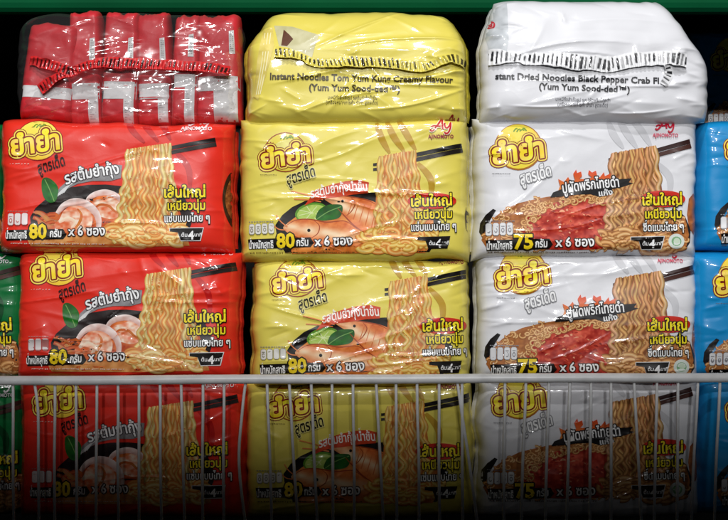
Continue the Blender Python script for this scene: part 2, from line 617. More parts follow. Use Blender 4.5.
def nutrition_badges(A, x, y, n, dx, w, h, col, line):
    A.part('nutrition_badges')
    for i in range(n):
        cx = x + i * dx; cy = y - i * .25
        r = 1.6
        box = lambda k: [(cx + k, cy + r), (cx + r, cy + k), (cx + w - r, cy + k), (cx + w - k, cy + r), (cx + w - k, cy + h - r), (cx + w - r, cy + h - k), (cx + r, cy + h - k), (cx + k, cy + h - r)]
        A.poly(box(0), line, 5.6, grid=0)
        A.poly(box(.55), col, 5.75, grid=0)
        A.ribbon([(cx + 1.6, cy + h * .3), (cx + w - 1.6, cy + h * .3)], 1.0, [line, line, line], 5.9, n=1)
        A.ell(cx + w / 2, cy + h * .6, w * .26, h * .2, line, 5.9, grid=0, n=10)
        A.ell(cx + w / 2, cy + h * .6, w * .13, h * .1, col, 6.0, grid=0, n=8)
    k = 0
    r = random.Random(3)
    xx = x
    while xx < x + n * dx - 1:                          # row of dots too small to read above the badges
        l = r.uniform(1.2, 3)
        A.ribbon([(xx, y - 1.9), (xx + l, y - 1.9)], .8, [line, line, line], 5.9, n=1)
        xx += l + .7


def fine_print(A, x0, x1, y, col, seed, th=1.2):
    """line of marks too small to read"""
    A.part('fine_print')
    r = random.Random(seed)
    x = x0
    k = 0
    while x < x1:
        l = r.uniform(.6, 1.7)
        A.ribbon([(x, y + r.uniform(-.3, .3)), (x + l, y + r.uniform(-.3, .3))], th * r.uniform(.5, 1), [col, col, col], 5.9, n=1)
        x += l + r.choice([.45, .5, .6, 1.6]); k += 1


def steam(A, curves, col, w):
    A.part('steam_swirls')
    for i, c in enumerate(curves):
        A.ribbon(c, w, [col, col, col], .8 + .03 * i, n=8, taper=lambda t: .35 + .9 * np.sin(np.pi * np.clip(t * .9 + .08, 0, 1)))


def soup_col(base, amp, sc, seed):
    b = np.array(base, float)
    def f(x, y):
        n = vnoise(x * sc, y * sc, seed) * .65 + vnoise(x * sc * 2.7, y * sc * 2.7, seed + 5) * .35
        return np.clip(b[None, :] + (n[:, None] - .5) * np.array(amp)[None, :], 0, 255)
    return f


def shrimp_curl(A, cx, cy, R, a0, a1, w, layer, rot=0, flat=.8):
    pts = []
    for j in range(15):
        t = math.radians(a0 + (a1 - a0) * j / 14)
        rr = R * (1 - .22 * j / 14)
        pts.append((cx + rr * math.cos(t), cy - rr * flat * math.sin(t)))
    A.ribbon(pts, w, [(176, 92, 70), (226, 150, 128), (250, 232, 222), (246, 214, 200), (228, 150, 118), (200, 100, 66)], layer, n=4,
             taper=lambda t: .45 + .62 * np.sin(np.pi * np.clip(t * .8 + .14, 0, 1)), wob=lambda t: .93 + .08 * np.sin(t * 44))
    for j in (3, 5, 7, 9, 11):
        x, y = pts[j]
        d = np.array([x - cx, y - cy]); d /= np.hypot(*d)
        A.ribbon([(x - d[0] * w * .42, y - d[1] * w * .42), (x, y), (x + d[0] * w * .36, y + d[1] * w * .36)], 1.9, [(226, 130, 92), (232, 112, 66), (228, 140, 100)], layer + .12 + .01 * j, n=3,
                 taper=lambda t: .3 + .9 * np.sin(np.pi * t))


def leaf(A, pts, mid, layer):
    A.poly(pts, lambda x, y: np.stack([22 + 26 * vnoise(x * .3, y * .3, 2), 78 + 44 * vnoise(x * .25, y * .25, 4), 26 + 10 * vnoise(x * .4, y * .4, 9)], 1), layer, True)
    A.ribbon(mid, .9, [(96, 146, 70), (130, 176, 96), (96, 146, 70)], layer + .15, n=5)


# ------------------------------------------------------------------ the front artworks
def art_red():
    A = Art(121.5, 187)
    steam(A, [[(127, 117), (133, 130), (146, 143)], [(137, 115), (148, 128), (160, 142)], [(151, 113), (164, 126), (172, 140)], [(176, 150), (190, 168), (192, 192)]], (192, 22, 20), 5)
    brand_badge(A, 39.5, 141.5, 21, 20, 13.5, 157.5, 49, 27, 9, 'blob')
    recipe_script(A, 41, 175.5, 28, 15, 19, (40, 12, 8), None)
    fine_print(A, 12, 30, 165.5, (238, 190, 180), 1, .8)
    A.part('food_picture')
    bowl = [(33, 219), (38, 210), (48, 201), (60, 194), (74, 188.5), (90, 186), (108, 185.5), (124, 187), (186, 196), (193, 210), (194, 224), (188, 238), (176, 246), (40, 246), (35, 236)]
    A.poly(bowl, soup_col((34, 24, 24), (24, 18, 18), .15, 3), 1.2)
    A.poly([(40, 222), (52, 214), (64, 213), (80, 203), (100, 196), (126, 194), (150, 200), (180, 206), (186, 222), (180, 240), (160, 247), (48, 247)], soup_col((206, 92, 38), (90, 110, 70), .17, 8), 1.6, grid=1.8)
    for k, (a, b, c, d) in enumerate([(38, 214, 52, 220), (42, 222, 58, 216), (46, 227, 64, 224), (36, 219, 50, 229)]):
        A.ribbon([(a, b), ((a + c) / 2, (b + d) / 2 - 2), (c, d)], 4, [(150, 50, 20), (226, 108, 60), (160, 60, 30)], 1.9 + k * .05, n=5)
    def flesh(sd):
        def f(x, y):
            n = np.clip(.5 + 1.9 * (.6 * vnoise(x * .16, y * .2, sd) + .4 * vnoise(x * .42, y * .5, sd + 3) - .48), 0, 1)[:, None]
            return np.array([226, 104, 58])[None] * (1 - n) + np.array([252, 228, 206])[None] * n
        return f

    def ring(sd):
        def f(t, u):
            n = np.clip(.25 + .5 * vnoise(t * 22, t * 0 + u, sd) + .35 * u, 0, 1)[:, None]
            return np.array([206, 150, 136])[None] * (1 - n) + np.array([252, 240, 236])[None] * n
        return f
    grow = lambda t: .35 + .75 * np.sin(np.pi * np.clip(t * .85 + .1, 0, 1))
    tail = lambda t: 1.0 - .75 * t
    for k, (p, wd) in enumerate([([(62, 226), (52, 222), (43, 215), (36, 214)], 7), ([(64, 230), (52, 228), (44, 224), (38, 219)], 6)]):
        A.ribbon(p, wd, lambda t, u, k=k: np.stack([222 - 30 * np.abs(u) + 0 * t, 104 + 50 * vnoise(t * 9, t * 0 + u, k), 62 + 40 * vnoise(t * 12, t * 0 + u, k + 2)], 1), 2.0 + .1 * k, n=6, taper=tail)
    A.poly([(90, 210), (96, 202), (104, 200), (112, 197), (121, 200), (126, 208), (123, 216), (114, 220), (104, 218), (96, 216)], flesh(4), 2.2, True, grid=1.2)
    A.ribbon([(88, 206), (92, 199), (99, 195), (108, 193.5), (117, 196), (124, 202), (128, 211)], 5.5, ring(5), 2.45, n=7, taper=grow)
    A.ribbon([(95, 212), (102, 206), (111, 207), (117, 212), (125, 216)], 2.4, lambda t, u: np.stack([206 + 0 * t, 84 + 40 * vnoise(t * 8, t * 0 + u, 3), 44 + 0 * t], 1), 2.5, n=5, taper=grow)
    A.poly([(57, 226), (62, 221), (66, 213), (73, 207), (83, 206), (91, 211), (95, 219), (94, 228), (88, 235), (76, 233), (66, 231), (60, 231)], flesh(12), 2.7, True, grid=1.2)
    A.ribbon([(60, 215), (66, 207.5), (75, 203.5), (85, 204), (94, 209), (100, 217), (101.5, 227), (98, 237)], 6.8, ring(9), 3.0, n=7, taper=grow)
    A.ribbon([(76, 232), (82, 224), (84, 216), (80, 210)], 2.6, lambda t, u: np.stack([216 + 0 * t, 96 + 50 * vnoise(t * 8, t * 0 + u, 6), 54 + 0 * t], 1), 3.05, n=5, taper=grow)
    A.ribbon([(62, 224), (70, 220), (77, 223), (74, 229)], 3.4, lambda t, u: np.stack([248 + 0 * t, 214 + 20 * u + 0 * t, 186 + 20 * u + 0 * t], 1), 3.1, n=5, taper=grow)
    A.poly([(30, 240), (60, 236), (120, 238), (190, 238), (192, 246), (120, 248), (34, 248)], soup_col((222, 150, 84), (70, 90, 80), .22, 12), 1.9)
    A.part('bay_leaf')
    leaf(A, [(44.5, 181), (49, 179), (55, 182), (60, 188), (60.5, 195), (58, 203), (52, 204), (46.5, 199), (44, 190)], [(47, 181), (52, 191), (57, 203)], 3.4)
    A.part('flavour_banner')
    A.poly([(56, 199), (62, 189), (72, 180), (84, 174), (100, 169.5), (118, 165.5), (124, 166), (123, 179), (112, 182), (95, 182), (80, 185), (68, 191)], soup_col((142, 140, 142), (36, 36, 36), .5, 4), 3.0)
    for k in range(5):
        A.ribbon([(58 + k * 2, 199 - k * 1.2), (66 + k * 2, 190 - k * 1.5), (76 + k * 2, 184 - 1.6 * k)], .9, [(214, 214, 214)] * 3, 3.2 + .02 * k, n=4)
    A.text('รสต้มยำกุ้ง', 68, 186, 15.5, 55, (246, 246, 246), 4.6, 12, 0, .022, outline=((.9, (58, 52, 54), 4.2),), bend=2)
    hanging_noodles(A, (128.5, 151), (172, 144), (117, 244), (184, 244), 18, [CREAM, ORANGE], (216, 136, 66), 11, cbox=(112, 226, 184, 243))
    chopsticks(A, 171, 150.5, 217, 141.0, 9, [(128.8, 154.5), (129.2, 160)], (30, 24, 24), (44, 36, 34))
    claims(A, 166.5, 198, 41, 170, 210.5, 37.5, 167, 222.5, 45, 'แซ่บแบบไทย ๆ', None)
    minutes_badge(A, 183.5, 229, 0)
    weight_strip(A, 9, 232, 66, 242.5, 9, 21.5, 240.5, '80', 32.5, 17.5, 240, 53, 11.5, 238.5, 71, 37, 237)
    nutrition_badges(A, 10.5, 215, 3, 7, 6.6, 12.5, (236, 226, 224), (190, 120, 116))
    fine_print(A, 14, 108, 245.2, (240, 214, 200), 2)
    maker_logo(A, 189, 113.5, 21, (244, 224, 226), 182, 129.5, 31, (246, 226, 226))
    A.part('side_picture')
    A.poly([(234, 168), (229, 174), (225, 186), (224, 200), (227, 214), (233, 226), (240, 230), (240, 166)], soup_col((46, 26, 20), (60, 26, 20), .3, 6), 1.4, True, grid=1.8)
    A.poly([(237, 173), (231, 178), (227.5, 189), (227, 203), (231, 215), (238, 221)], soup_col((150, 84, 40), (130, 110, 60), .4, 2), 1.7, True, grid=1.5)
    return A


def art_yellow():
    A = Art(356, 190)
    och = (190, 150, 40)
    steam(A, [[(376, 122), (381, 138), (389, 153)], [(386, 120), (393, 136), (404, 152)], [(397, 118), (406, 134), (415, 150)], [(417, 163), (430, 180), (429, 202)]], och, 5.5)
    brand_badge(A, 284.5, 151, 21.5, 20, 260.5, 167, 50, 25, 8, 'ring')
    recipe_script(A, 286.5, 184, 29.5, 15.5, 17, (22, 18, 12), (226, 214, 130), .9)
    fine_print(A, 259, 276, 173.5, (110, 96, 40), 4, .8)
    A.part('food_picture')
    bowl = [(274, 224), (281, 214), (291, 206), (304, 200), (322, 196), (346, 193), (378, 192), (436, 212), (440, 226), (436, 240), (428, 252), (284, 252), (276, 240)]
    A.poly(bowl, soup_col((26, 22, 20), (20, 16, 14), .15, 3), 1.2)
    A.poly([(286, 222), (300, 212), (322, 210), (346, 205), (378, 204), (410, 206), (432, 220), (432, 240), (424, 253), (290, 253)], soup_col((214, 122, 50), (70, 90, 60), .17, 8), 1.6)
    A.part('lime_slice')
    A.ell(310, 211.5, 16.5, 9.5, (96, 150, 44), 2.0, 12)
    A.ell(310.3, 212.2, 14.8, 8.1, soup_col((176, 206, 96), (40, 30, 40), .35, 9), 2.15, 12)
    for a in range(20, 360, 45):
        t = math.radians(a)
        A.ribbon([(310, 212), (310 + 13 * math.cos(t), 212 - 7 * math.sin(t))], .7, [(222, 234, 170)] * 3, 2.3 + a * .0003, n=1)
    A.part('basil_leaf')
    leaf(A, [(314.5, 217), (318, 209), (326, 204.5), (335, 203.6), (341, 205), (341, 212), (337, 217.5), (327, 219.5), (319, 219.5)], [(316, 218), (327, 211), (340, 206)], 3.0)
    A.part('prawn')
    def pr(yc, wd, sd):
        def f(x, y):
            t = np.exp(-((y - yc(x)) / wd) ** 2) * (.55 + .6 * vnoise(x * .12, y * .2, sd))
            t = np.clip(t, 0, 1)[:, None]
            base = soup_col((226, 118, 52), (50, 70, 60), .25, sd)(x, y)
            return base * (1 - t) + np.array([250, 218, 178])[None] * t
        return f
    A.poly([(322, 197), (334, 194), (350, 196), (366, 199), (377, 205), (380, 222), (378, 236), (366, 234), (354, 226), (344, 216), (336, 207)], pr(lambda x: 203 + (x - 340) * .55, 6.5, 21), 2.4, True, grid=1.3)
    for k, (p, wd) in enumerate([([(283, 226), (294, 219.4), (308, 218.4), (326, 221.4), (344, 220.6), (356, 229)], 1.1), ([(323, 196.8), (334, 194.2), (350, 196.4), (366, 199.6), (377, 205.4)], 1.0),
                                 ([(336, 207), (344, 216), (354, 226), (366, 234)], 1.2), ([(288, 233), (300, 238), (322, 244), (350, 246)], 1.3), ([(312, 219), (318, 225), (316, 233), (308, 238)], .9), ([(350, 197), (354, 203), (350, 211), (345, 215)], .9)]):
        A.ribbon(p, wd, [(176, 74, 26), (158, 60, 20), (176, 74, 26)], 3.0 + .03 * k, n=6, taper=lambda t: .25 + .9 * np.sin(np.pi * t))
    for k in range(5):
        x = 348 + k * 6
        A.ribbon([(x + 4, 199 + k * 1.5), (x + 1, 208 + k * 2), (x - 2, 216 + k * 3)], 1.0, [(214, 112, 56)] * 3, 2.62 + .02 * k, n=4, taper=lambda t: .4 + .8 * t)
    A.poly([(282, 226), (294, 219), (308, 218), (326, 221), (344, 220), (356, 229), (362, 240), (350, 246), (322, 244), (300, 238), (288, 233)], pr(lambda x: 228 + (x - 300) * .16, 5.5, 33), 2.7, True, grid=1.3)
    for k, (a, b) in enumerate([((341.5, 200.5), 1.5), ((307.5, 229.5), 1.7)]):
        A.ell(a[0], a[1], b, b, (16, 10, 8), 3.3, grid=0, n=10)
    for k, p in enumerate([[(322, 199), (306, 194), (290, 190)], [(320, 201), (306, 199), (293, 198)], [(286, 226), (279, 220), (275, 214)], [(285, 229), (277, 228), (270, 222)], [(300, 236), (310, 243), (322, 247)], [(318, 240), (330, 246), (340, 250)]]):
        A.ribbon(p, 1.1, [(214, 110, 50), (240, 150, 90), (214, 110, 50)], 3.35 + .02 * k, n=5)
    A.part('flavour_banner')
    A.poly([(303, 205), (309, 197), (312, 191), (320, 187.5), (330, 184), (345, 180.5), (358, 179.5), (368, 182), (367, 193), (352, 194), (336, 196.5), (322, 198), (312, 201)], soup_col((206, 66, 34), (40, 30, 24), .4, 4), 3.6)
    A.text('รสต้มยำกุ้งนำข้น', 310, 197.5, 12.6, 57, (250, 244, 236), 4.6, 7, 0, .016, bend=2.5, tones=(12,))
    hanging_noodles(A, (378, 157), (414, 151), (371, 248), (428, 248), 16, [[(200, 140, 50), (236, 190, 88), (250, 226, 140), (236, 186, 84), (196, 128, 46)], ORANGE], (204, 116, 46), 21, cbox=(364, 232, 430, 250), curl=(.9, 3.0))
    chopsticks(A, 413, 157.5, 462, 147.5, 9.5, [(373.8, 164), (373.8, 168.8)], (22, 18, 18), (36, 30, 28))
    claims(A, 410, 206.5, 41, 413.5, 219, 37.5, 410, 231, 45, 'แซ่บแบบไทย ๆ', (431, 201, 24.5, 8.2))
    minutes_badge(A, 427, 237, 0, None)
    weight_strip(A, 246, 238, 309, 248, 247, 25, 247.3, '80', 275, 18.5, 246.5, 295, 12, 245, 313, 38, 245)
    nutrition_badges(A, 247, 222.5, 4, 6.6, 6.2, 11, (232, 230, 222), (150, 146, 130))
    fine_print(A, 248, 352, 251.6, (120, 92, 40), 6)
    maker_logo(A, 429.5, 119.5, 22, (196, 22, 40), 427.5, 138.3, 25.5, (150, 40, 70), (244, 236, 200))
    A.part('side_picture')
    A.poly([(474, 196), (467, 202), (464, 214), (465, 228), (470, 238), (475, 240), (476, 196)], soup_col((50, 34, 20), (70, 40, 20), .3, 6), 1.4)
    return A


def art_white(film='white'):
    A = Art(583, 187)
    if film == 'white':
        gry = (202, 202, 206)
    elif film == 'blue':
        gry = (22, 118, 176)
    else:
        gry = (6, 70, 34)
    steam(A, [[(607, 118), (612, 132), (622, 146)], [(617, 115), (625, 130), (636, 146)], [(629, 114), (640, 128), (650, 144)], [(652, 158), (668, 174), (668, 194)]], gry, 6)
    brand_badge(A, 516.5, 145, 24, 23.5, 491, 162.5, 52, 28, 8.5, 'disc')
    if film == 'white':
        recipe_script(A, 519, 183, 32, 16.5, 17, (236, 236, 236), (128, 128, 132), .9)
    else:
        recipe_script(A, 519, 183, 32, 16.5, 17, (20, 20, 24), (150, 190, 210) if film == 'blue' else None, .7)
    fine_print(A, 490, 508, 171.8, (90, 90, 96), 4, .8)
    A.part('food_picture')
    bed = [(480, 238), (484, 228), (492, 216), (502, 208), (516, 201.5), (530, 198), (544, 195), (560, 193), (580, 190), (600, 188), (640, 200), (684, 216), (688, 232), (684, 247), (486, 248)]
    A.poly([(478, 230), (479, 221), (484, 213), (491, 207), (494, 208.5), (486, 222), (482, 238)], (26, 22, 22), 1.1)
    A.poly([(672, 204), (684, 214), (690, 228), (689, 240), (684, 247), (660, 247), (664, 220)], soup_col((46, 44, 46), (34, 34, 34), .2, 2), 1.1)
    A.poly(bed, soup_col((176, 108, 56), (70, 60, 40), .4, 8), 1.5)
    dry_noodles(A, bed, 330, [TAN, TAN2, [(120, 66, 26), (206, 142, 80), (240, 196, 132), (200, 134, 74), (116, 60, 24)]], 5, 1.7)
    if film != 'green':
        A.part('crab_meat')
        meat = [(527, 214), (540, 206), (556, 200), (576, 197.5), (598, 198), (610, 204), (612, 222), (606, 240), (596, 247), (540, 247), (526, 240), (519, 228)]
        A.poly(meat, lambda x, y: np.clip(soup_col((182, 50, 34), (120, 120, 96), .19, 8)(x, y) + (18 * np.exp(-((y - 212) / 9) ** 2))[:, None] * np.array([1, 1, .9]), 0, 255), 4.5, True, grid=1.3)
        r = random.Random(12)
        for k in range(110):
            x = r.uniform(526, 606); y = r.uniform(205, 242)
            if (x - 567) ** 2 / 42 ** 2 + (y - 224) ** 2 / 21 ** 2 > .95:
                continue
            c = r.choice([(176, 44, 32), (222, 98, 66), (240, 168, 130), (150, 36, 26), (226, 110, 80), (206, 70, 50)])
            L = r.uniform(.8, 3.2); t = r.uniform(-.5, .5)
            A.ribbon([(x - L * math.cos(t), y + L * math.sin(t)), (x, y - r.uniform(0, 1.2)), (x + L * math.cos(t), y - L * math.sin(t))], r.uniform(.8, 2.3), [c, c, c], 4.62 + k * .006, n=3,
                     taper=lambda t: .15 + .95 * np.sin(np.pi * t))
        rim = [(518, 229), (526, 212), (541, 203), (560, 197), (580, 194.5), (602, 196), (602, 200.5), (578, 200.5), (557, 204), (541, 210), (531, 219), (525, 231)]
        A.part('food_picture')
        dry_noodles(A, rim, 80, [TAN, TAN2], 9, 5.4)
    A.part('flavour_banner')
    if film == 'white':
        flame = [(555, 192), (558, 184), (556, 177), (562, 180), (566, 175), (569, 180), (573, 178), (571, 172), (574, 167.5), (575, 171), (579, 169.5), (580, 174), (577, 177), (582, 177), (590, 175.5), (586, 172), (587, 168), (590, 170.5), (594, 168.5), (595, 173), (592, 176), (598, 175), (602, 170), (603, 174), (609, 171), (608, 177), (616, 176), (612, 184)]
        A.poly(flame, lambda x, y: np.stack([222 + 0 * x, 70 + 3.2 * (y - 168), 30 + 1.2 * (y - 168)], 1), 7.2)
        A.poly([(548, 195.5), (551, 190.5), (560, 187), (575, 184), (590, 180), (605, 178), (618, 177), (630, 176), (627, 180), (632, 181), (620, 185), (610, 187), (612, 191), (598, 195), (588, 192), (570, 193), (558, 194.5)], (28, 26, 28), 7.5)
        A.text('ปูผัดพริกไทยดำ', 561, 191.5, 14, 57, (248, 248, 248), 8.2, 7, 0, .018, outline=((1.2, (28, 26, 28), 7.85),), bend=1)
        A.text('แห้ง', 597, 194, 7.5, 14, (240, 240, 240), 8.2, 7, 0, .03)
    else:
        A.poly([(548, 195.5), (560, 187), (590, 180), (618, 175), (632, 178), (612, 191), (588, 194), (570, 196)], (40, 44, 46), 7.5)
    hanging_noodles(A, (609, 152), (655, 144), (601, 246), (668, 246), 19, [TAN, TAN2], (132, 74, 34), 31, cbox=(598, 232, 680, 247), curl=(1.0, 3.0), L0=6.0)
    chopsticks(A, 654, 150.5, 690, 140.5, 9.5, [(608.3, 157), (608.3, 163)], (52, 30, 28), (74, 44, 38), 1.9)
    claims(A, 640.5, 203, 40, 643, 216.3, 37, 641, 229, 41, 'ซีดแบบไทย ๆ' if film == 'white' else 'แซ่บแบบไทย ๆ', (661.5, 196.5, 22.5, 8.4) if film == 'white' else None, tones=(2,) if film == 'white' else ())
    minutes_badge(A, 640, 235.2, 0)
    if film == 'white':
        A.part('green_roundel')
        A.ell(674.5, 239, 8, 7.6, (214, 222, 214), 6.3)
        A.ell(674.5, 239, 5, 4.8, (120, 168, 120), 6.6, grid=0, n=14)
        A.ell(674.8, 238.4, 3.0, 2.9, (196, 214, 190), 6.8, grid=0, n=12)
    weight_strip(A, 484, 238.5, 547, 249, 485, 25, 247.8, '75' if film == 'white' else '80', 511.5, 19.5, 247, 533, 12, 245.5, 553, 39, 244.8)
    nutrition_badges(A, 483.5, 221.3, 4, 6.9, 6.5, 13, (228, 228, 230), (140, 140, 144))
    fine_print(A, 486, 594, 250.3, (90, 70, 60), 6)
    maker_logo(A, 654, 116.5, 20, (206, 26, 56) if film != 'green' else (226, 226, 226), 651, 134.3, 26, (206, 90, 110) if film != 'green' else (226, 226, 226), None if film == 'white' else (240, 240, 240) if film == 'blue' else None)
    # lettering sits above the hanging noodles
    for k in list(A.parts):
        if k[0] in ('claim_lettering', 'minutes_badge', 'green_roundel', 'weight_strip', 'maker_logo', 'maker_name', 'nutrition_badges', 'fine_print'):
            A.parts[k] = [(v, f, c, l + 2.7) for v, f, c, l in A.parts[k]]
    A.part('side_picture')
    A.poly([(694, 190), (688, 196), (686, 212), (688, 226), (694, 232), (697, 226), (697, 194)], soup_col((170, 100, 60), (90, 70, 40), .35, 6), .9)
    return A


def art_back_yellow():
    A = Art(357, 66)
    A.part('product_lettering')
    g = (72, 62, 34)
    A.text('Instant Noodles Tom Yum Kung Creamy Flavour', 270, 79.5, 9.2, 183, g, 4, -1.2, 0, .03)
    A.text('(Yum Yum Sood-ded™)', 309, 90.5, 9.0, 91, g, 4, -1.2, 0, .03)
    A.text('บะหมี่กึ่งสำเร็จรูป รสต้มยำกุ้งน้ำข้น', 328, 99.3, 4.6, 49, (92, 82, 40), 4, -.5, 0, .01, grid=0)
    A.text('(เครื่องหมายการค้า ยำยำ สูตรเด็ด)', 326, 104.2, 4.6, 52, (92, 82, 40), 4, -.5, 0, .01, grid=0)
    maker_logo(A, 444, 115, 16, (140, 22, 26), 441, 136, 22, (150, 24, 30))
    A.part('clear_window')
    A.poly([(273, 22), (292, 24), (319, 34), (315, 46), (312, 58), (296, 52), (279, 46)], soup_col((200, 194, 150), (40, 40, 50), .12, 3), 1.0)
    A.poly([(283, 27), (289, 33), (293, 38), (287, 46), (281, 45)], (92, 50, 24), 1.4)
    A.poly([(262, 28), (272, 24), (274, 45), (266, 76), (258, 100), (253, 96), (257, 60)], soup_col((226, 206, 112), (50, 50, 60), .2, 5), 1.0)
    for k in range(3):
        A.ribbon([(264 + k * 3, 30), (262 + k * 2.6, 60), (256 + k * 2, 94)], .8, [(246, 238, 190)] * 3, 1.3 + .03 * k, n=4)
    return A


def art_back_white():
    A = Art(592, 62)
    A.part('product_lettering')
    g = (34, 34, 38)
    A.text('stant Dried Noodles Black Pepper Crab Fl', 494.5, 80.0, 8.8, 162, g, 4, -1.9, 0, .028)
    A.text('(Yum Yum Sood-ded™)', 537.5, 90.3, 8.6, 90, g, 4, -2.4, 0, .028)
    A.text('บะหมี่กึ่งสำเร็จรูป รสปูผัดพริกไทยดำ', 554, 102.0, 4.6, 54, (110, 110, 116), 4, -1.5, 0, .006, grid=0)
    A.text('(เครื่องหมายการค้า ยำยำ สูตรเด็ด)', 556, 106.8, 4.6, 50, (110, 110, 116), 4, -1.5, 0, .006, grid=0)
    A.part('clear_window')
    A.poly([(486, 12), (498, 4), (508, 0), (508, 40), (506, 52), (489, 52), (484, 30)], soup_col((196, 200, 204), (40, 40, 40), .15, 3), 1.0)
    A.part('inner_mark')
    A.ell(491.5, 23, 4, 5, (196, 60, 70), 1.3, 20)
    A.ell(491.5, 23, 2.2, 3, (226, 200, 204), 1.5, 20, grid=0)
    A.part('barcode_strip')
    A.poly([(544, 60), (562, 62), (562, 67), (544, 65)], (150, 160, 172), 1.6)
    return A


# ------------------------------------------------------------------ the bags
class Bag:
    """pillow bag: h(X, Z) is how far the front film stands towards the viewer, in millimetres"""

    def __init__(self, W, H, T, seed, na=(22, 22), nb=16, e=.5, jit=2.0, ncrease=54, camp=.85, ramp=None, wav=1.2, corner=-.012, ends=1.0, taper=0.0):
        self.taper = taper if isinstance(taper, tuple) else (taper, taper)
        if len(self.taper) == 2:
            self.taper = self.taper + (-.05, -.05)
        self.W, self.H, self.T, self.seed = W, H, T, seed
        self.na, self.nb, self.e, self.jit, self.ramp, self.wav, self.corner = na if isinstance(na, tuple) else (na, na), nb, e, jit, ramp, wav, corner
        r = random.Random(seed)
        cr = []
        for k in range(ncrease):
            q = r.random()
            if q < .38 * ends:                                   # pleats running in from the two end seals
                sd = r.choice([-1, 1])
                x = sd * W * r.uniform(.36, .5); z = r.uniform(-.48, .48) * H
                ang = math.atan2(-z * .35, -sd * W * .5) + r.uniform(-.35, .35)
                L = r.uniform(10, 34); s = r.uniform(1.2, 3.0); a = r.uniform(.4, 1.3)
            elif q < .62:                                        # pulls near the top and bottom folds
                x = r.uniform(-.48, .48) * W; z = r.choice([-1, -1, 1]) * H * r.uniform(.34, .49)
                ang = r.uniform(-.5, .5); L = r.uniform(14, 50); s = r.uniform(1.1, 2.6); a = r.uniform(.3, .9)
            elif q < .85:                                        # long shallow slanting creases
                x = r.uniform(-.45, .45) * W; z = r.uniform(-.45, .4) * H
                ang = r.gauss(.12, .35); L = r.uniform(30, 95); s = r.uniform(1.6, 4); a = r.uniform(.22, .6)
            else:
                x = r.uniform(-.5, .5) * W; z = r.uniform(-.5, .5) * H
                ang = r.uniform(0, 3.14); L = r.uniform(8, 26); s = r.uniform(1, 2.4); a = r.uniform(.25, .7)
            cr.append((x, z, ang, L, s, a * camp * r.choice([1, 1, -.7])))
        for k in range(max(3, ncrease // 7)):                   # a few long hard folds
            x = r.uniform(-.38, .38) * W; z = r.choice([-1, -1, -1, 1]) * H * r.uniform(.02, .44)
            cr.append((x, z, r.gauss(.11, .17), r.uniform(50, 140), r.uniform(.75, 1.2), r.uniform(.55, 1.15) * camp))
        self.cr = cr

    def ox(self, a, b):
        s = self.seed
        n = np.where(a > 0, vnoise(b * 2.6 + 9, a * 0 + .5, s + 1), vnoise(b * 2.6 + 9, a * 0 + .5, s + 2)) - .5
        n2 = np.where(a > 0, vnoise(b * 9 + 30, a * 0 + .5, s + 3), vnoise(b * 9 + 30, a * 0 + .5, s + 4)) - .5
        return 1 + self.jit * (.022 * n + .010 * n2) * np.abs(a) ** 4 - self.corner * .55 * np.abs(b) ** 12 - np.where(a > 0, self.taper[1], self.taper[0]) * np.clip((b - np.where(a > 0, self.taper[3], self.taper[2])) / (1 - np.where(a > 0, self.taper[3], self.taper[2])), 0, 1) ** 1.15

    def oz(self, a, b):
        s = self.seed
        n = np.where(b > 0, vnoise(a * 2.8 + 9, b * 0 + .5, s + 5), vnoise(a * 2.8 + 9, b * 0 + .5, s + 6)) - .5
        n2 = np.where(b > 0, vnoise(a * 10 + 40, b * 0 + .5, s + 7), vnoise(a * 10 + 40, b * 0 + .5, s + 8)) - .5
        return 1 + self.jit * (.05 * n + .014 * n2) * np.abs(b) ** 4 - self.corner * np.abs(a) ** 14

    def ab(self, X, Z):
        a = X / (self.W / 2); b = Z / (self.H / 2)
        for _ in range(4):
            a, b = X / (self.W / 2) / self.ox(a, b), Z / (self.H / 2) / self.oz(a, b)
        return np.clip(a, -1, 1), np.clip(b, -1, 1)

    def wrinkle(self, X, Z):
        s = self.seed
        y = self.wav * ((vnoise(X / 46 + 20, Z / 34 + 20, s) - .5) * 2 + (vnoise(X / 19 + 20, Z / 15 + 20, s + 11) - .5) * .8)
        for (cx, cz, ang, L, w_, a) in self.cr:
            dx = X - cx; dz = Z - cz
            t = dx * math.cos(ang) + dz * math.sin(ang)
            d = -dx * math.sin(ang) + dz * math.cos(ang) + .0025 * t * t * math.sin(cx)
            y = y + a * np.exp(-(np.sqrt((d / w_) ** 2 + .06) - .245)) * np.exp(-(t / (L * .5)) ** 4)
        return y

    def h(self, X, Z):
        X = np.asarray(X, float); Z = np.asarray(Z, float)
        a, b = self.ab(X, Z)
        p = (np.maximum(0, 1 - np.abs(a) ** np.where(a > 0, self.na[1], self.na[0])) * np.maximum(0, 1 - np.abs(b) ** self.nb)) ** self.e
        fade = np.minimum(1, np.minimum((1 - np.abs(a)) / .035, (1 - np.abs(b)) / .04))
        y = self.T / 2 * (p - 1) + self.wrinkle(X, Z) * fade
        if self.ramp:
            zs, sl = self.ramp
            y = y - sl * np.maximum(0, Z - zs) ** 1.12
        return y

    def raster(self):
        if not hasattr(self, '_r'):
            st = .6
            gx = np.arange(-self.W / 2 - 2, self.W / 2 + 2, st); gz = np.arange(-self.H / 2 - 2, self.H / 2 + 2, st)
            XX, ZZ = np.meshgrid(gx, gz)
            Hh = self.h(XX.ravel(), ZZ.ravel()).reshape(XX.shape)
            dz, dx = np.gradient(Hh, st)
            self._r = (gx[0], gz[0], st, Hh, dx, dz)
        return self._r

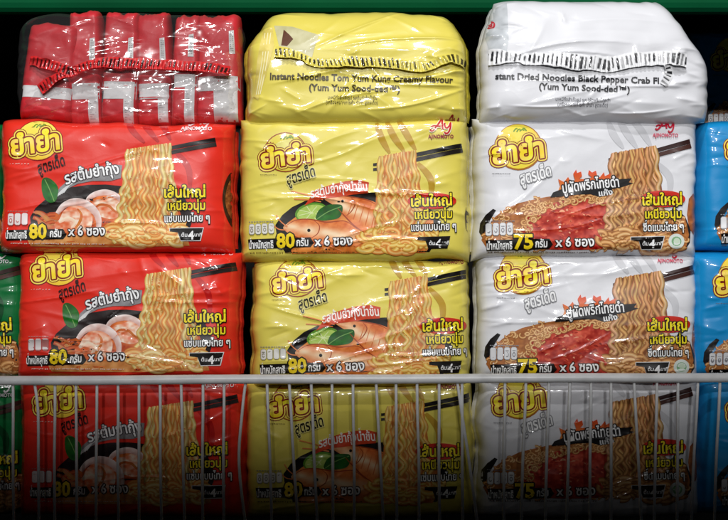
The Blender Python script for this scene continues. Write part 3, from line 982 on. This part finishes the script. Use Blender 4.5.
    def sample(self, X, Z):
        x0, z0, st, Hh, dx, dz = self.raster()
        u = np.clip((X - x0) / st, 0, Hh.shape[1] - 1.001); v = np.clip((Z - z0) / st, 0, Hh.shape[0] - 1.001)
        i = u.astype(int); j = v.astype(int); fu = u - i; fv = v - j
        g = lambda A: (A[j, i] * (1 - fu) + A[j, i + 1] * fu) * (1 - fv) + (A[j + 1, i] * (1 - fu) + A[j + 1, i + 1] * fu) * fv
        return g(Hh), g(dx), g(dz)

    def normals(self, X, Z):
        _, hx, hz = self.sample(X, Z)
        n = np.stack([-hx, -np.ones_like(hx), -hz], 1)
        return n / np.linalg.norm(n, axis=1)[:, None]

    def pos(self, X, Z, lift=0.0):
        """local coordinates in metres, origin at the base centre"""
        return np.stack([X, -self.h(X, Z) - lift, Z + self.H / 2], 1) / 1000.0

    def body(self, name, mat, parent, col, nx=170, nz=150, back=1.0):
        s = np.linspace(-1, 1, nx); t = np.linspace(-1, 1, nz)
        f = lambda u: u * (1.5 - .5 * u * u)
        aa, bb = np.meshgrid(f(s), f(t))
        aa = aa.ravel(); bb = bb.ravel()
        X = aa * self.W / 2 * self.ox(aa, bb); Z = bb * self.H / 2 * self.oz(aa, bb)
        edge = (np.abs(aa) > .9999) | (np.abs(bb) > .9999)
        Vf = self.pos(X, Z)
        rim = self.T / 2 + (self.ramp[1] * np.maximum(0, Z - self.ramp[0]) ** 1.12 if self.ramp else 0)
        Vf[:, 1] = np.where(edge, rim / 1000, Vf[:, 1])
        p = (np.maximum(0, 1 - np.abs(aa) ** np.where(aa > 0, self.na[1], self.na[0])) * np.maximum(0, 1 - np.abs(bb) ** self.nb)) ** self.e
        Vb = np.stack([X / 1000, (rim + self.T / 2 * p * back) / 1000, (Z + self.H / 2) / 1000], 1)
        N = nx * nz
        F = [(j * nx + i, j * nx + i + 1, (j + 1) * nx + i + 1, (j + 1) * nx + i) for j in range(nz - 1) for i in range(nx - 1)]
        idx = np.arange(N)
        bi = np.where(edge, idx, idx + N)
        Fb = [tuple(int(bi[k]) for k in f_[::-1]) for f_ in F]
        V = np.concatenate([Vf, Vb])
        used = np.zeros(2 * N, bool); used[:N] = True; used[bi] = True
        mp = np.cumsum(used) - 1
        V = V[used]
        F = F + [tuple(int(mp[k]) for k in f_) for f_ in Fb]
        cols = np.tile(lin(col), (len(V), 1)) if not callable(col) else col(V)
        return link_mesh(name, V, F, mat, parent, cols)

    def decals(self, A, parent, unit=.17, base=.26, dx=0, dz=0, skip=()):
        made = {}
        for sub in (False, True):
            for (name, sb), items in A.parts.items():
                if bool(sb) != sub or not items or name in skip:
                    continue
                Vs, Fs, Cs, Ls = [], [], [], []
                k = 0
                for V, F, c, ly in items:
                    Vs.append(V); Cs.append(c); Ls.append(np.full(len(V), ly))
                    Fs += [tuple(i + k for i in f) for f in F]
                    k += len(V)
                V = np.concatenate(Vs) + np.array([dx, dz]); Cc = np.concatenate(Cs); L = np.concatenate(Ls)
                a, b = self.ab(V[:, 0], V[:, 1])
                ok = (np.abs(a) < .985) & (np.abs(b) < .982)
                Fs = [f for f in Fs if all(ok[i] for i in f)]
                if not Fs:
                    continue
                used = sorted({i for f in Fs for i in f}); mp = {i: q for q, i in enumerate(used)}
                V = V[used]; Cc = Cc[used]; L = L[used]
                Fs = [tuple(mp[i] for i in f) for f in Fs]
                hh = self.sample(V[:, 0], V[:, 1])[0]
                P = np.stack([V[:, 0], -hh - base - unit * L, V[:, 1] + self.H / 2], 1) / 1000.0
                Nn = self.normals(V[:, 0], V[:, 1])
                # faces must look towards -y
                G = []
                VL = V.tolist()
                for f in Fs:
                    p, q, t = VL[f[0]], VL[f[1]], VL[f[2]]
                    ar = (q[0] - p[0]) * (t[1] - p[1]) - (q[1] - p[1]) * (t[0] - p[0])
                    G.append(f if ar > 0 else f[::-1])
                par = made.get((name, None), parent) if sb else parent
                made[(name, sb)] = link_mesh((sb or name).split('#')[0], P, G, PRINT, par, Cc, Nn)
        return made

    def end_seals(self, parent, mat, col, depth=7):
        for sd in (-1, 1):
            n = 64
            V = []; F = []
            r = random.Random(self.seed + sd)
            ph = r.uniform(0, 9)
            for i in range(n):
                b = -0.90 + 1.80 * i / (n - 1)
                ba = np.array([b]); aa = np.array([float(sd)])
                x = sd * self.W / 2 * self.ox(aa, ba)[0]
                z = b * self.H / 2
                ty = self.T / 2 + (self.ramp[1] * max(0, z - self.ramp[0]) ** 1.12 if self.ramp else 0)
                for k, u in enumerate((-.35, 0.15, .55, 1.0)):
                    rip = .4 * math.sin(i * 1.9 + k * .4) * (u > 0)
                    dd = depth * (1 - .25 * abs(b) ** 4) * (.85 + .3 * vnoise(np.array([b * 5 + ph]), np.array([.5]), 3)[0])
                    V.append(((x + sd * (.25 + .35 * u) * dd - sd * 1.5) / 1000, (ty + rip + 10 * max(u, 0) + 2 * u * u * math.sin(b * 4 + ph)) / 1000, (z + self.H / 2) / 1000))
            for i in range(n - 1):
                for k in range(3):
                    F.append((i * 4 + k, i * 4 + k + 1, (i + 1) * 4 + k + 1, (i + 1) * 4 + k))
            link_mesh('end_seal', V, F, mat, parent, np.tile(lin(col), (len(V), 1)))


def px(x, y):
    return ((x - 364) / 1000.0, (520 - y) / 1000.0)


FILM = {'red': (228, 48, 33), 'yellow': (226, 210, 92), 'white': (224, 224, 228), 'blue': (20, 138, 200), 'green': (8, 106, 52)}
ARTS = {'red': art_red(), 'yellow': art_yellow(), 'white': art_white()}
ARTS['blue'] = art_white('blue')
ARTS['green'] = art_white('green')


def front_pack(kind, box, seed, label, group, y=0.0, lean=0.0, roll=0.0, turn=0.0, T=66, dx=0, dz=0, art_scale=None, **kw):
    """multipack showing its printed front; box = its outline in the photo (x0, top, x1, bottom)"""
    k = (CAM_D + y) / CAM_D                              # set back, so a little larger in the place than in the photo
    x0, x1 = (364 + (v - 364) * k for v in (box[0], box[2]))
    y0, y1 = (260 + (v - 260) * k for v in (box[1], box[3]))
    W = x1 - x0; H = y1 - y0
    cx, bz = px((x0 + x1) / 2, y1)
    root = empty('noodle_multipack', (cx, y, bz), (math.radians(lean), math.radians(roll), math.radians(turn)), label, 'noodle pack', group)
    b = Bag(W, H, T, seed, **kw)
    b.body('film_bag', PRINT, root, FILM[kind])
    b.end_seals(root, PRINT, tuple(c * .92 for c in FILM[kind]))
    b.decals(ARTS[kind], root, dx=dx, dz=dz)
    return root


# ------------------------------------------------------------------ the shelf unit
def box_mesh(bm_list, x0, x1, y0, y1, z0, z1, bev=0.0):
    import bmesh
    bm = bm_list
    vs_ = [bm.verts.new((x, y, z)) for x in (x0, x1) for y in (y0, y1) for z in (z0, z1)]
    q = [(0, 1, 3, 2), (4, 6, 7, 5), (0, 4, 5, 1), (2, 3, 7, 6), (0, 2, 6, 4), (1, 5, 7, 3)]
    fs = [bm.faces.new([vs_[i] for i in f]) for f in q]
    if bev:
        es = list({e for f in fs for e in f.edges})
        bmesh.ops.bevel(bm, geom=es, offset=bev, segments=3, affect='EDGES', profile=.5)


def bm_obj(name, mat, parent, boxes, bev=0.002):
    import bmesh
    bm = bmesh.new()
    for b in boxes:
        box_mesh(bm, *b, bev)
    me = bpy.data.meshes.new(name)
    bm.to_mesh(me); bm.free()
    me.polygons.foreach_set('use_smooth', [False] * len(me.polygons))
    me.materials.append(mat)
    o = bpy.data.objects.new(name, me)
    C.objects.link(o)
    o.parent = parent
    return o


shelf = empty('shelf_unit', (0, 0.2, -0.012), (0, 0, 0), 'dark shop shelf unit with a green front edge above the packs', 'shelf')
# local coordinates: y - 0.2, z + 0.012
bm_obj('back_panel', M_DARK, shelf, [(-1.2, 1.2, .27, .29, -.2, 1.0)])
bm_obj('shelf_board', M_DARK, shelf, [(-1.2, 1.2, -.262, .268, -.018, .0)])
bm_obj('upper_shelf_board', M_DARK, shelf, [(-1.2, 1.2, -.084, .268, .582, .598)])
bm_obj('green_edge', M_GREEN, shelf, [(-1.2, 1.2, -.11, -.085, .536, .600)], .0105)


# ------------------------------------------------------------------ packs in their rows
GR = {'red': 'red prawn noodle multipacks stacked face out', 'yellow': 'yellow prawn noodle multipacks stacked face out',
      'white': 'white crab noodle multipacks stacked face out', 'blue': 'blue noodle multipacks at the right edge', 'green': 'green noodle multipacks at the left edge'}

# red column
front_pack('red', (-3, 119, 232, 253), 101, 'red prawn noodle pack directly beneath the clear-wrapped pack of red inner packets', GR['red'], lean=-2, roll=.5, turn=1.2, na=(24, 8), dx=4)
front_pack('red', (11, 249, 236, 380), 102, 'red prawn noodle pack resting just above the white fence rail', GR['red'], dx=15, dz=3.5, lean=-4, roll=.2, turn=-1, camp=1.5, na=(20, 9))
front_pack('red', (15, 378, 246, 521), 103, 'red prawn noodle pack in shade behind the white wire fence', GR['red'], dx=11, dz=6, y=.010, roll=.5, na=(18, 12))
# yellow column
front_pack('yellow', (240, 116, 471, 262), 201, 'yellow prawn noodle pack directly beneath the yellow pack showing its lettered back', GR['yellow'], lean=-1, roll=-.4, turn=-1, na=(16, 13), camp=1.1, dz=-1.5, dx=2)
front_pack('yellow', (252, 257, 471, 388), 202, 'yellow prawn noodle pack resting just above the white fence rail, with slanting film creases', GR['yellow'], dx=8, dz=7, lean=-4, roll=-.5, turn=1.2, camp=1.6, na=(14, 16))
front_pack('yellow', (244, 381, 474, 521), 203, 'yellow prawn noodle pack in shade behind the white wire fence', GR['yellow'], dx=6, dz=11, y=.008)
# white column
front_pack('white', (475, 115, 702, 258), 301, 'white crab noodle pack directly beneath the white pack showing its lettered back', GR['white'], lean=-2, turn=1.0, roll=.2, na=(11, 22), dz=-2.5, dx=-3.5)
front_pack('white', (477, 250, 701, 382), 302, 'white crab noodle pack resting just above the white fence rail', GR['white'], dx=.5, dz=2, lean=-4, camp=1.5, roll=.5, turn=-1.3, na=(12, 18))
front_pack('white', (479, 378, 703, 521), 303, 'white crab noodle pack in shade behind the white wire fence', GR['white'], dx=-5, dz=12, y=.008)
# blue column at the right edge
front_pack('blue', (699, 119, 930, 250), 401, 'blue noodle pack in the upper facing row beside the white pack', GR['blue'], y=.012, dz=2, dx=4)
front_pack('blue', (694, 253, 926, 378), 402, 'blue noodle pack beside the white pack just above the fence rail', GR['blue'], y=.008, dz=-3, dx=-2)
front_pack('blue', (702, 378, 932, 519), 403, 'blue noodle pack in shade behind the fence wires', GR['blue'], y=.016, dz=4, dx=2)
# green column at the left edge
front_pack('green', (-206, 122, 2, 252), 501, 'green noodle pack barely in view beside the upper red pack', GR['green'], y=.03)
front_pack('green', (-206, 252, 24, 378), 502, 'green noodle pack with yellow and white lettering just above the fence rail', GR['green'], y=.022, dx=7)
front_pack('green', (-204, 378, 23, 519), 503, 'green noodle pack in shade behind the fence wires', GR['green'], y=.026, dx=12)


# ------------------------------------------------------------------ top row: packs showing their backs
def seam_strip(root, bag, path, height, ca, cb, period, name='fin_seam', lift=3.5, duty=.5, slant=.0, seed=1):
    """crimped fin seam standing off the film, striped along its length; path in art millimetres (X, Z)"""
    P = np.array(spline(path, False, 24))
    d = np.hypot(*np.gradient(P, axis=0).T)
    s = np.cumsum(d)
    m = int(s[-1] / .5)
    q = np.linspace(s[0], s[-1], m)
    P = np.stack([np.interp(q, s, P[:, 0]), np.interp(q, s, P[:, 1])], 1)
    D = np.gradient(P, axis=0); D /= np.hypot(D[:, 0], D[:, 1])[:, None]
    N = np.stack([-D[:, 1], D[:, 0]], 1)
    V = []; Cc = []; F = []
    K = 11
    rr = (vnoise(q / 23, q * 0, seed) - .5)
    for k in range(K):
        u = k / (K - 1)
        edge_ = 1 + .30 * (vnoise(q / 6, q * 0 + k // 4, seed + 20) - .5) + .5 * (vnoise(q / 28, q * 0, seed + 21) - .5)
        Q = P + N * ((.5 - u) * height * edge_)[:, None]
        up = lift * (.25 + u) + 3.6 * rr * u + .55 * np.sin(q * 1.43) * u + 1.2 * (vnoise(q / 7, q * 0, seed + 30) - .5) * u
        h = bag.h(Q[:, 0], Q[:, 1])
        V.append(np.stack([Q[:, 0], -h - up, Q[:, 1] + bag.H / 2], 1) / 1000)
        ph = ((q + slant * u * height) / period + .25 * vnoise(q / 9, q * 0, seed + 3)) % 1
        tick = np.floor((q + slant * u * height) / period + .25 * vnoise(q / 9, q * 0, seed + 3))
        dut = duty * (.62 + .75 * hash2(tick, tick * 0 + 1, seed))
        lo_ = .02 + .22 * hash2(tick, tick * 0 + 2, seed); hi_ = .98 - .25 * hash2(tick, tick * 0 + 3, seed)
        ink = ((ph < dut) & (u > lo_) & (u < hi_)) * (.35 + .65 * np.clip(1.6 * hash2(tick, tick * 0 + 4, seed) + vnoise(q / 17, q * 0, seed + 8) - .35, 0, 1))
        Cc.append(lin(ca)[None] * (1 - ink[:, None]) + lin(cb)[None] * ink[:, None])
    V = np.concatenate(V); Cc = np.concatenate(Cc)
    for k in range(K - 1):
        for i in range(m - 1):
            F.append((k * m + i, (k + 1) * m + i, (k + 1) * m + i + 1, k * m + i + 1))
    return link_mesh(name, V, F, PRINT, root, Cc)


# yellow pack on its face, lettered back towards us
x0, y0, x1, y1 = 246, 3, 468, 124
cx, bz = px((x0 + x1) / 2, y1)
root = empty('noodle_multipack', (cx, -0.004, bz), (math.radians(-3), 0, 0), 'yellow noodle pack laid with its English lettered back facing out', 'noodle pack', 'multipacks laid back outwards in the top row')
by = Bag(x1 - x0, y1 - y0, 64, 611, na=14, nb=9, camp=2.3, ramp=(14, .3), wav=1.6, corner=.015, jit=1.8, taper=(.20, .18, .3, .35))
by.body('film_bag', PRINT, root, FILM['yellow'])
by.end_seals(root, PRINT, (200, 184, 60), 9)
AY = art_back_yellow()
by.decals(AY, root, dx=AY.o[0] - (x0 + x1) / 2, dz=(y0 + y1) / 2 - AY.o[1])
M = lambda pts: [(a - (x0 + x1) / 2, (y0 + y1) / 2 - b) for a, b in pts]
seam_strip(root, by, M([(275, 52), (290, 54), (303, 58), (316, 63), (332, 64), (352, 62), (375, 62.5), (397, 64), (412, 67), (425, 67), (436, 63), (448, 59), (460, 60), (467, 63)]), 10, FILM['yellow'], (52, 46, 20), 4.4, lift=4, slant=-.3)

# white pack on its face
x0, y0, x1, y1 = 480, -5, 710, 122
cx, bz = px((x0 + x1) / 2, y1)
root = empty('noodle_multipack', (cx, -0.012, bz), (math.radians(-2), 0, 0), 'white noodle pack laid with its English lettered back facing out', 'noodle pack', 'multipacks laid back outwards in the top row')
bw = Bag(x1 - x0, y1 - y0, 60, 622, na=12, nb=8, camp=2.0, ramp=(14, .16), wav=1.4, corner=.02, jit=1.8, taper=(.14, .40, .15, -.12))
bw.body('film_bag', PRINT, root, FILM['white'])
bw.end_seals(root, PRINT, (220, 220, 224), 6)
AW = art_back_white()
bw.decals(AW, root, dx=AW.o[0] - (x0 + x1) / 2, dz=(y0 + y1) / 2 - AW.o[1])
M = lambda pts: [(a - (x0 + x1) / 2, (y0 + y1) / 2 - b) for a, b in pts]
seam_strip(root, bw, M([(488, 58), (510, 59), (540, 61), (566, 63), (592, 65), (606, 66.5), (620, 64), (636, 61), (650, 60), (668, 60), (684, 62)]), 14, (234, 234, 236), (40, 40, 44), 4.6, lift=3, slant=.1)
seam_strip(root, bw, M([(664, 66), (666, 72), (665, 79), (660, 87)]), 9, (234, 234, 236), (40, 40, 44), 4.0, name='fold_stripe', lift=2.5, seed=4)

# clear bag with the red inner packets standing on edge
x0, y0, x1, y1 = 8, 5, 241, 124
cx, bz = px((x0 + x1) / 2, y1)
root = empty('noodle_multipack', (cx, 0.012, bz), (math.radians(-3), 0, 0), 'clear-wrapped pack of red inner packets with a striped red seam', 'noodle pack', 'multipacks laid back outwards in the top row')
br = Bag(x1 - x0, y1 - y0, 70, 633, na=8, nb=6, camp=2.4, wav=2.4, corner=.16, jit=2.0, ncrease=130)
br.body('clear_film_bag', CLEAR, root, (255, 255, 255), nx=130, nz=80)
ccx, ccy = (x0 + x1) / 2, (y0 + y1) / 2
packets = [(10, 16, 67, 117, 8, 0), (62, 2, 98, 122, -2, 1), (94, 4, 134, 123, 2.6, 0), (131, 3, 169, 122, -1.6, 1), (166, 8, 196, 122, 2, 0), (191, 6, 240, 121, -1.5, 1)]
spec = [(83, 95, 0, 0), (79, 95, 33, 98), (78, 96, 33, 97), (79, 95, 33, 96), (71, 84, 30, 90), (72, 87, 26, 88)]
for i, (a, t, b, bt, tilt, st) in enumerate(packets):
    a += .5; b -= .5
    W = b - a; H = bt - t
    pk = Bag(W, H, 46, 700 + i, na=9, nb=12, camp=1.2, wav=2.6, ncrease=34, corner=.02, ends=.6, jit=2, taper=(.02, .16) if i in (1, 2, 3) else (.12, .04))
    e = bpy.data.objects.new('inner_packet', None); e.empty_display_size = .01
    C.objects.link(e); e.parent = root
    e.location = (((a + b) / 2 - ccx) / 1000, .007 + (.005 if st else 0), (y1 - bt) / 1000)
    e.rotation_euler = (0, math.radians(tilt * .6), 0)
    pk.body('packet_film', INNER, e, (198, 46, 54), nx=44, nz=80)
    A = Art((a + b) / 2, (t + bt) / 2)
    A.part('white_band')
    u, v, tb, lb = spec[i]
    A.poly([(a - 1, u + .6), (b + 1, u), (b + 1, v), (a - 1, v + .6)], (214, 212, 212), 1)
    if tb:
        A.part('barcode_label')
        A.poly([(b - 12, tb), (b - 7, tb - 1), (b - 6, tb + 23), (b - 12, tb + 23)], (206, 206, 204), 1.2)
        for k in range(10):
            A.ribbon([(b - 11, tb + 2 + k * 2.0), (b - 7.4, tb + 2 + k * 2.0)], .8, [(120, 120, 122)] * 3, 1.5, n=1)
    if lb:
        A.part('print_label')
        wd = 24 if i == 5 else 10
        A.poly([(b - 4 - wd, v - 1), (b - 4, v - 1), (b - 4, bt - 3), (b - 4 - wd, bt - 3)], (208, 206, 206), 1.2)
        for k in range(9):
            A.ribbon([(b - 2.6 - wd, v + 3 + k * 2.2), (b - 6 - (k * 7 % 5), v + 3 + k * 2.2)], .7, [(160, 158, 160)] * 3, 1.5, n=1)
    A.part('black_tab')
    A.poly([(a + 1, v - 8), (a + 4, v - 8), (a + 4, v + 4), (a + 1, v + 4)], (40, 34, 36), 1.4)
    pk.decals(A, e)
M = lambda pts: [(p - ccx, ccy - q) for p, q in pts]
seam_strip(root, br, M([(36, 88), (50, 78), (66, 71), (84, 64), (100, 61), (130, 61.5), (160, 62.5), (190, 64), (210, 66), (228, 68)]), 10, (206, 40, 42), (44, 14, 16), 4.0, lift=3, slant=.2)
seam_strip(root, br, M([(25, 57), (40, 61), (54, 65), (66, 69)]), 10, (206, 40, 42), (70, 16, 18), 4.2, name='fold_stripe', lift=1.5, seed=6)

# dark blue pack set back in the shade at the top right
front_pack('blue', (692, 28, 880, 150), 404, 'blue noodle pack set back in shadow behind the top white pack', GR['blue'], y=.40, dz=2, dx=-2, T=50)


# ------------------------------------------------------------------ the wire fence in front
def tube(name, pts, rad, mat, parent, seg=10, n=6, squash=1.0):
    P = [Vector(p) for p in spline(pts, False, n)]
    V = []; F = []
    for i, p in enumerate(P):
        d = (P[min(i + 1, len(P) - 1)] - P[max(i - 1, 0)]).normalized()
        u = Vector((0, 1, 0)) if abs(d.y) < .9 else Vector((1, 0, 0))
        u = (u - d * u.dot(d)).normalized(); v = d.cross(u)
        for k in range(seg):
            t = 2 * math.pi * k / seg
            V.append(p + u * (rad * math.cos(t)) + v * (rad * squash * math.sin(t)))
    for i in range(len(P) - 1):
        for k in range(seg):
            k2 = (k + 1) % seg
            F.append((i * seg + k, i * seg + k2, (i + 1) * seg + k2, (i + 1) * seg + k))
    F.append(tuple(range(seg))[::-1]); F.append(tuple((len(P) - 1) * seg + k for k in range(seg)))
    return link_mesh(name, V, F, mat, parent)


FY = -0.019
KF = (CAM_D + FY) / CAM_D                      # nearer than the packs, so a pixel covers a little less there


def fp(x, y, dy=0):
    k = (CAM_D + FY + dy) / CAM_D
    return ((x - 364) / 1000 * k, FY + dy, .26 + (260 - y) / 1000 * k)


fence = empty('wire_fence', (0, FY, -0.012), (0, 0, 0), 'white coated wire fence with a thick top rail along the shelf front', 'fence')


def loc(p):
    return (p[0], p[1] - FY, p[2] + .012)


tube('top_rail', [loc(fp(x, 380.5 - 3.2 * (x + 10) / 750 + .3 * math.sin(x * .02))) for x in range(-40, 790, 40)], .0047, M_RAIL, fence, 16, 3)
wires = [(-8, -8), (13, 14), (34, 39), (55, 55), (76, 77), (97, 96), (118, 119), (139, 139), (160, 162), (181, 185), (203, 203), (224, 224), (246, 247), (267, 272), (289, 299), (311, 318), (332, 333), (353, 354),
         (376, 384), (396, 397), (417, 419), (439, 440), (457, 479), (462, 463), (485, 484), (505, 504), (526, 521), (549, 545), (570, 566), (591, 590), (611, 611), (634, 642), (657, 654), (678, 677), (698, 691), (720, 714), (741, 740)]
for a, b in wires:
    if a == 485:
        continue
    k = (rnd.random() - .5) * 1.5
    zb = (.0005 + .012)
    top = loc(fp(a, 380, .0015)); bot = loc(fp(b, 505, .0015)); bot = (bot[0], bot[1], 0.001)
    mid1 = tuple(top[i] * .8 + bot[i] * .2 for i in range(3)); mid2 = tuple(top[i] * .45 + bot[i] * .55 for i in range(3))
    kk = 0
    if a == 246:
        mid1 = (mid1[0] - .004, mid1[1] + .002, mid1[2]); mid2 = (mid2[0] - .0075, mid2[1] + .002, mid2[2])
    if a == 34:
        mid1 = (mid1[0] + .003, mid1[1], mid1[2]); mid2 = (mid2[0] + .0015, mid2[1], mid2[2])
    mid2 = (mid2[0] + k / 1000, mid2[1] + (.002 if a == 457 else 0), mid2[2])
    tube('wire', [top, mid1, mid2, bot], .0015, M_WIRE, fence, 8, 5)
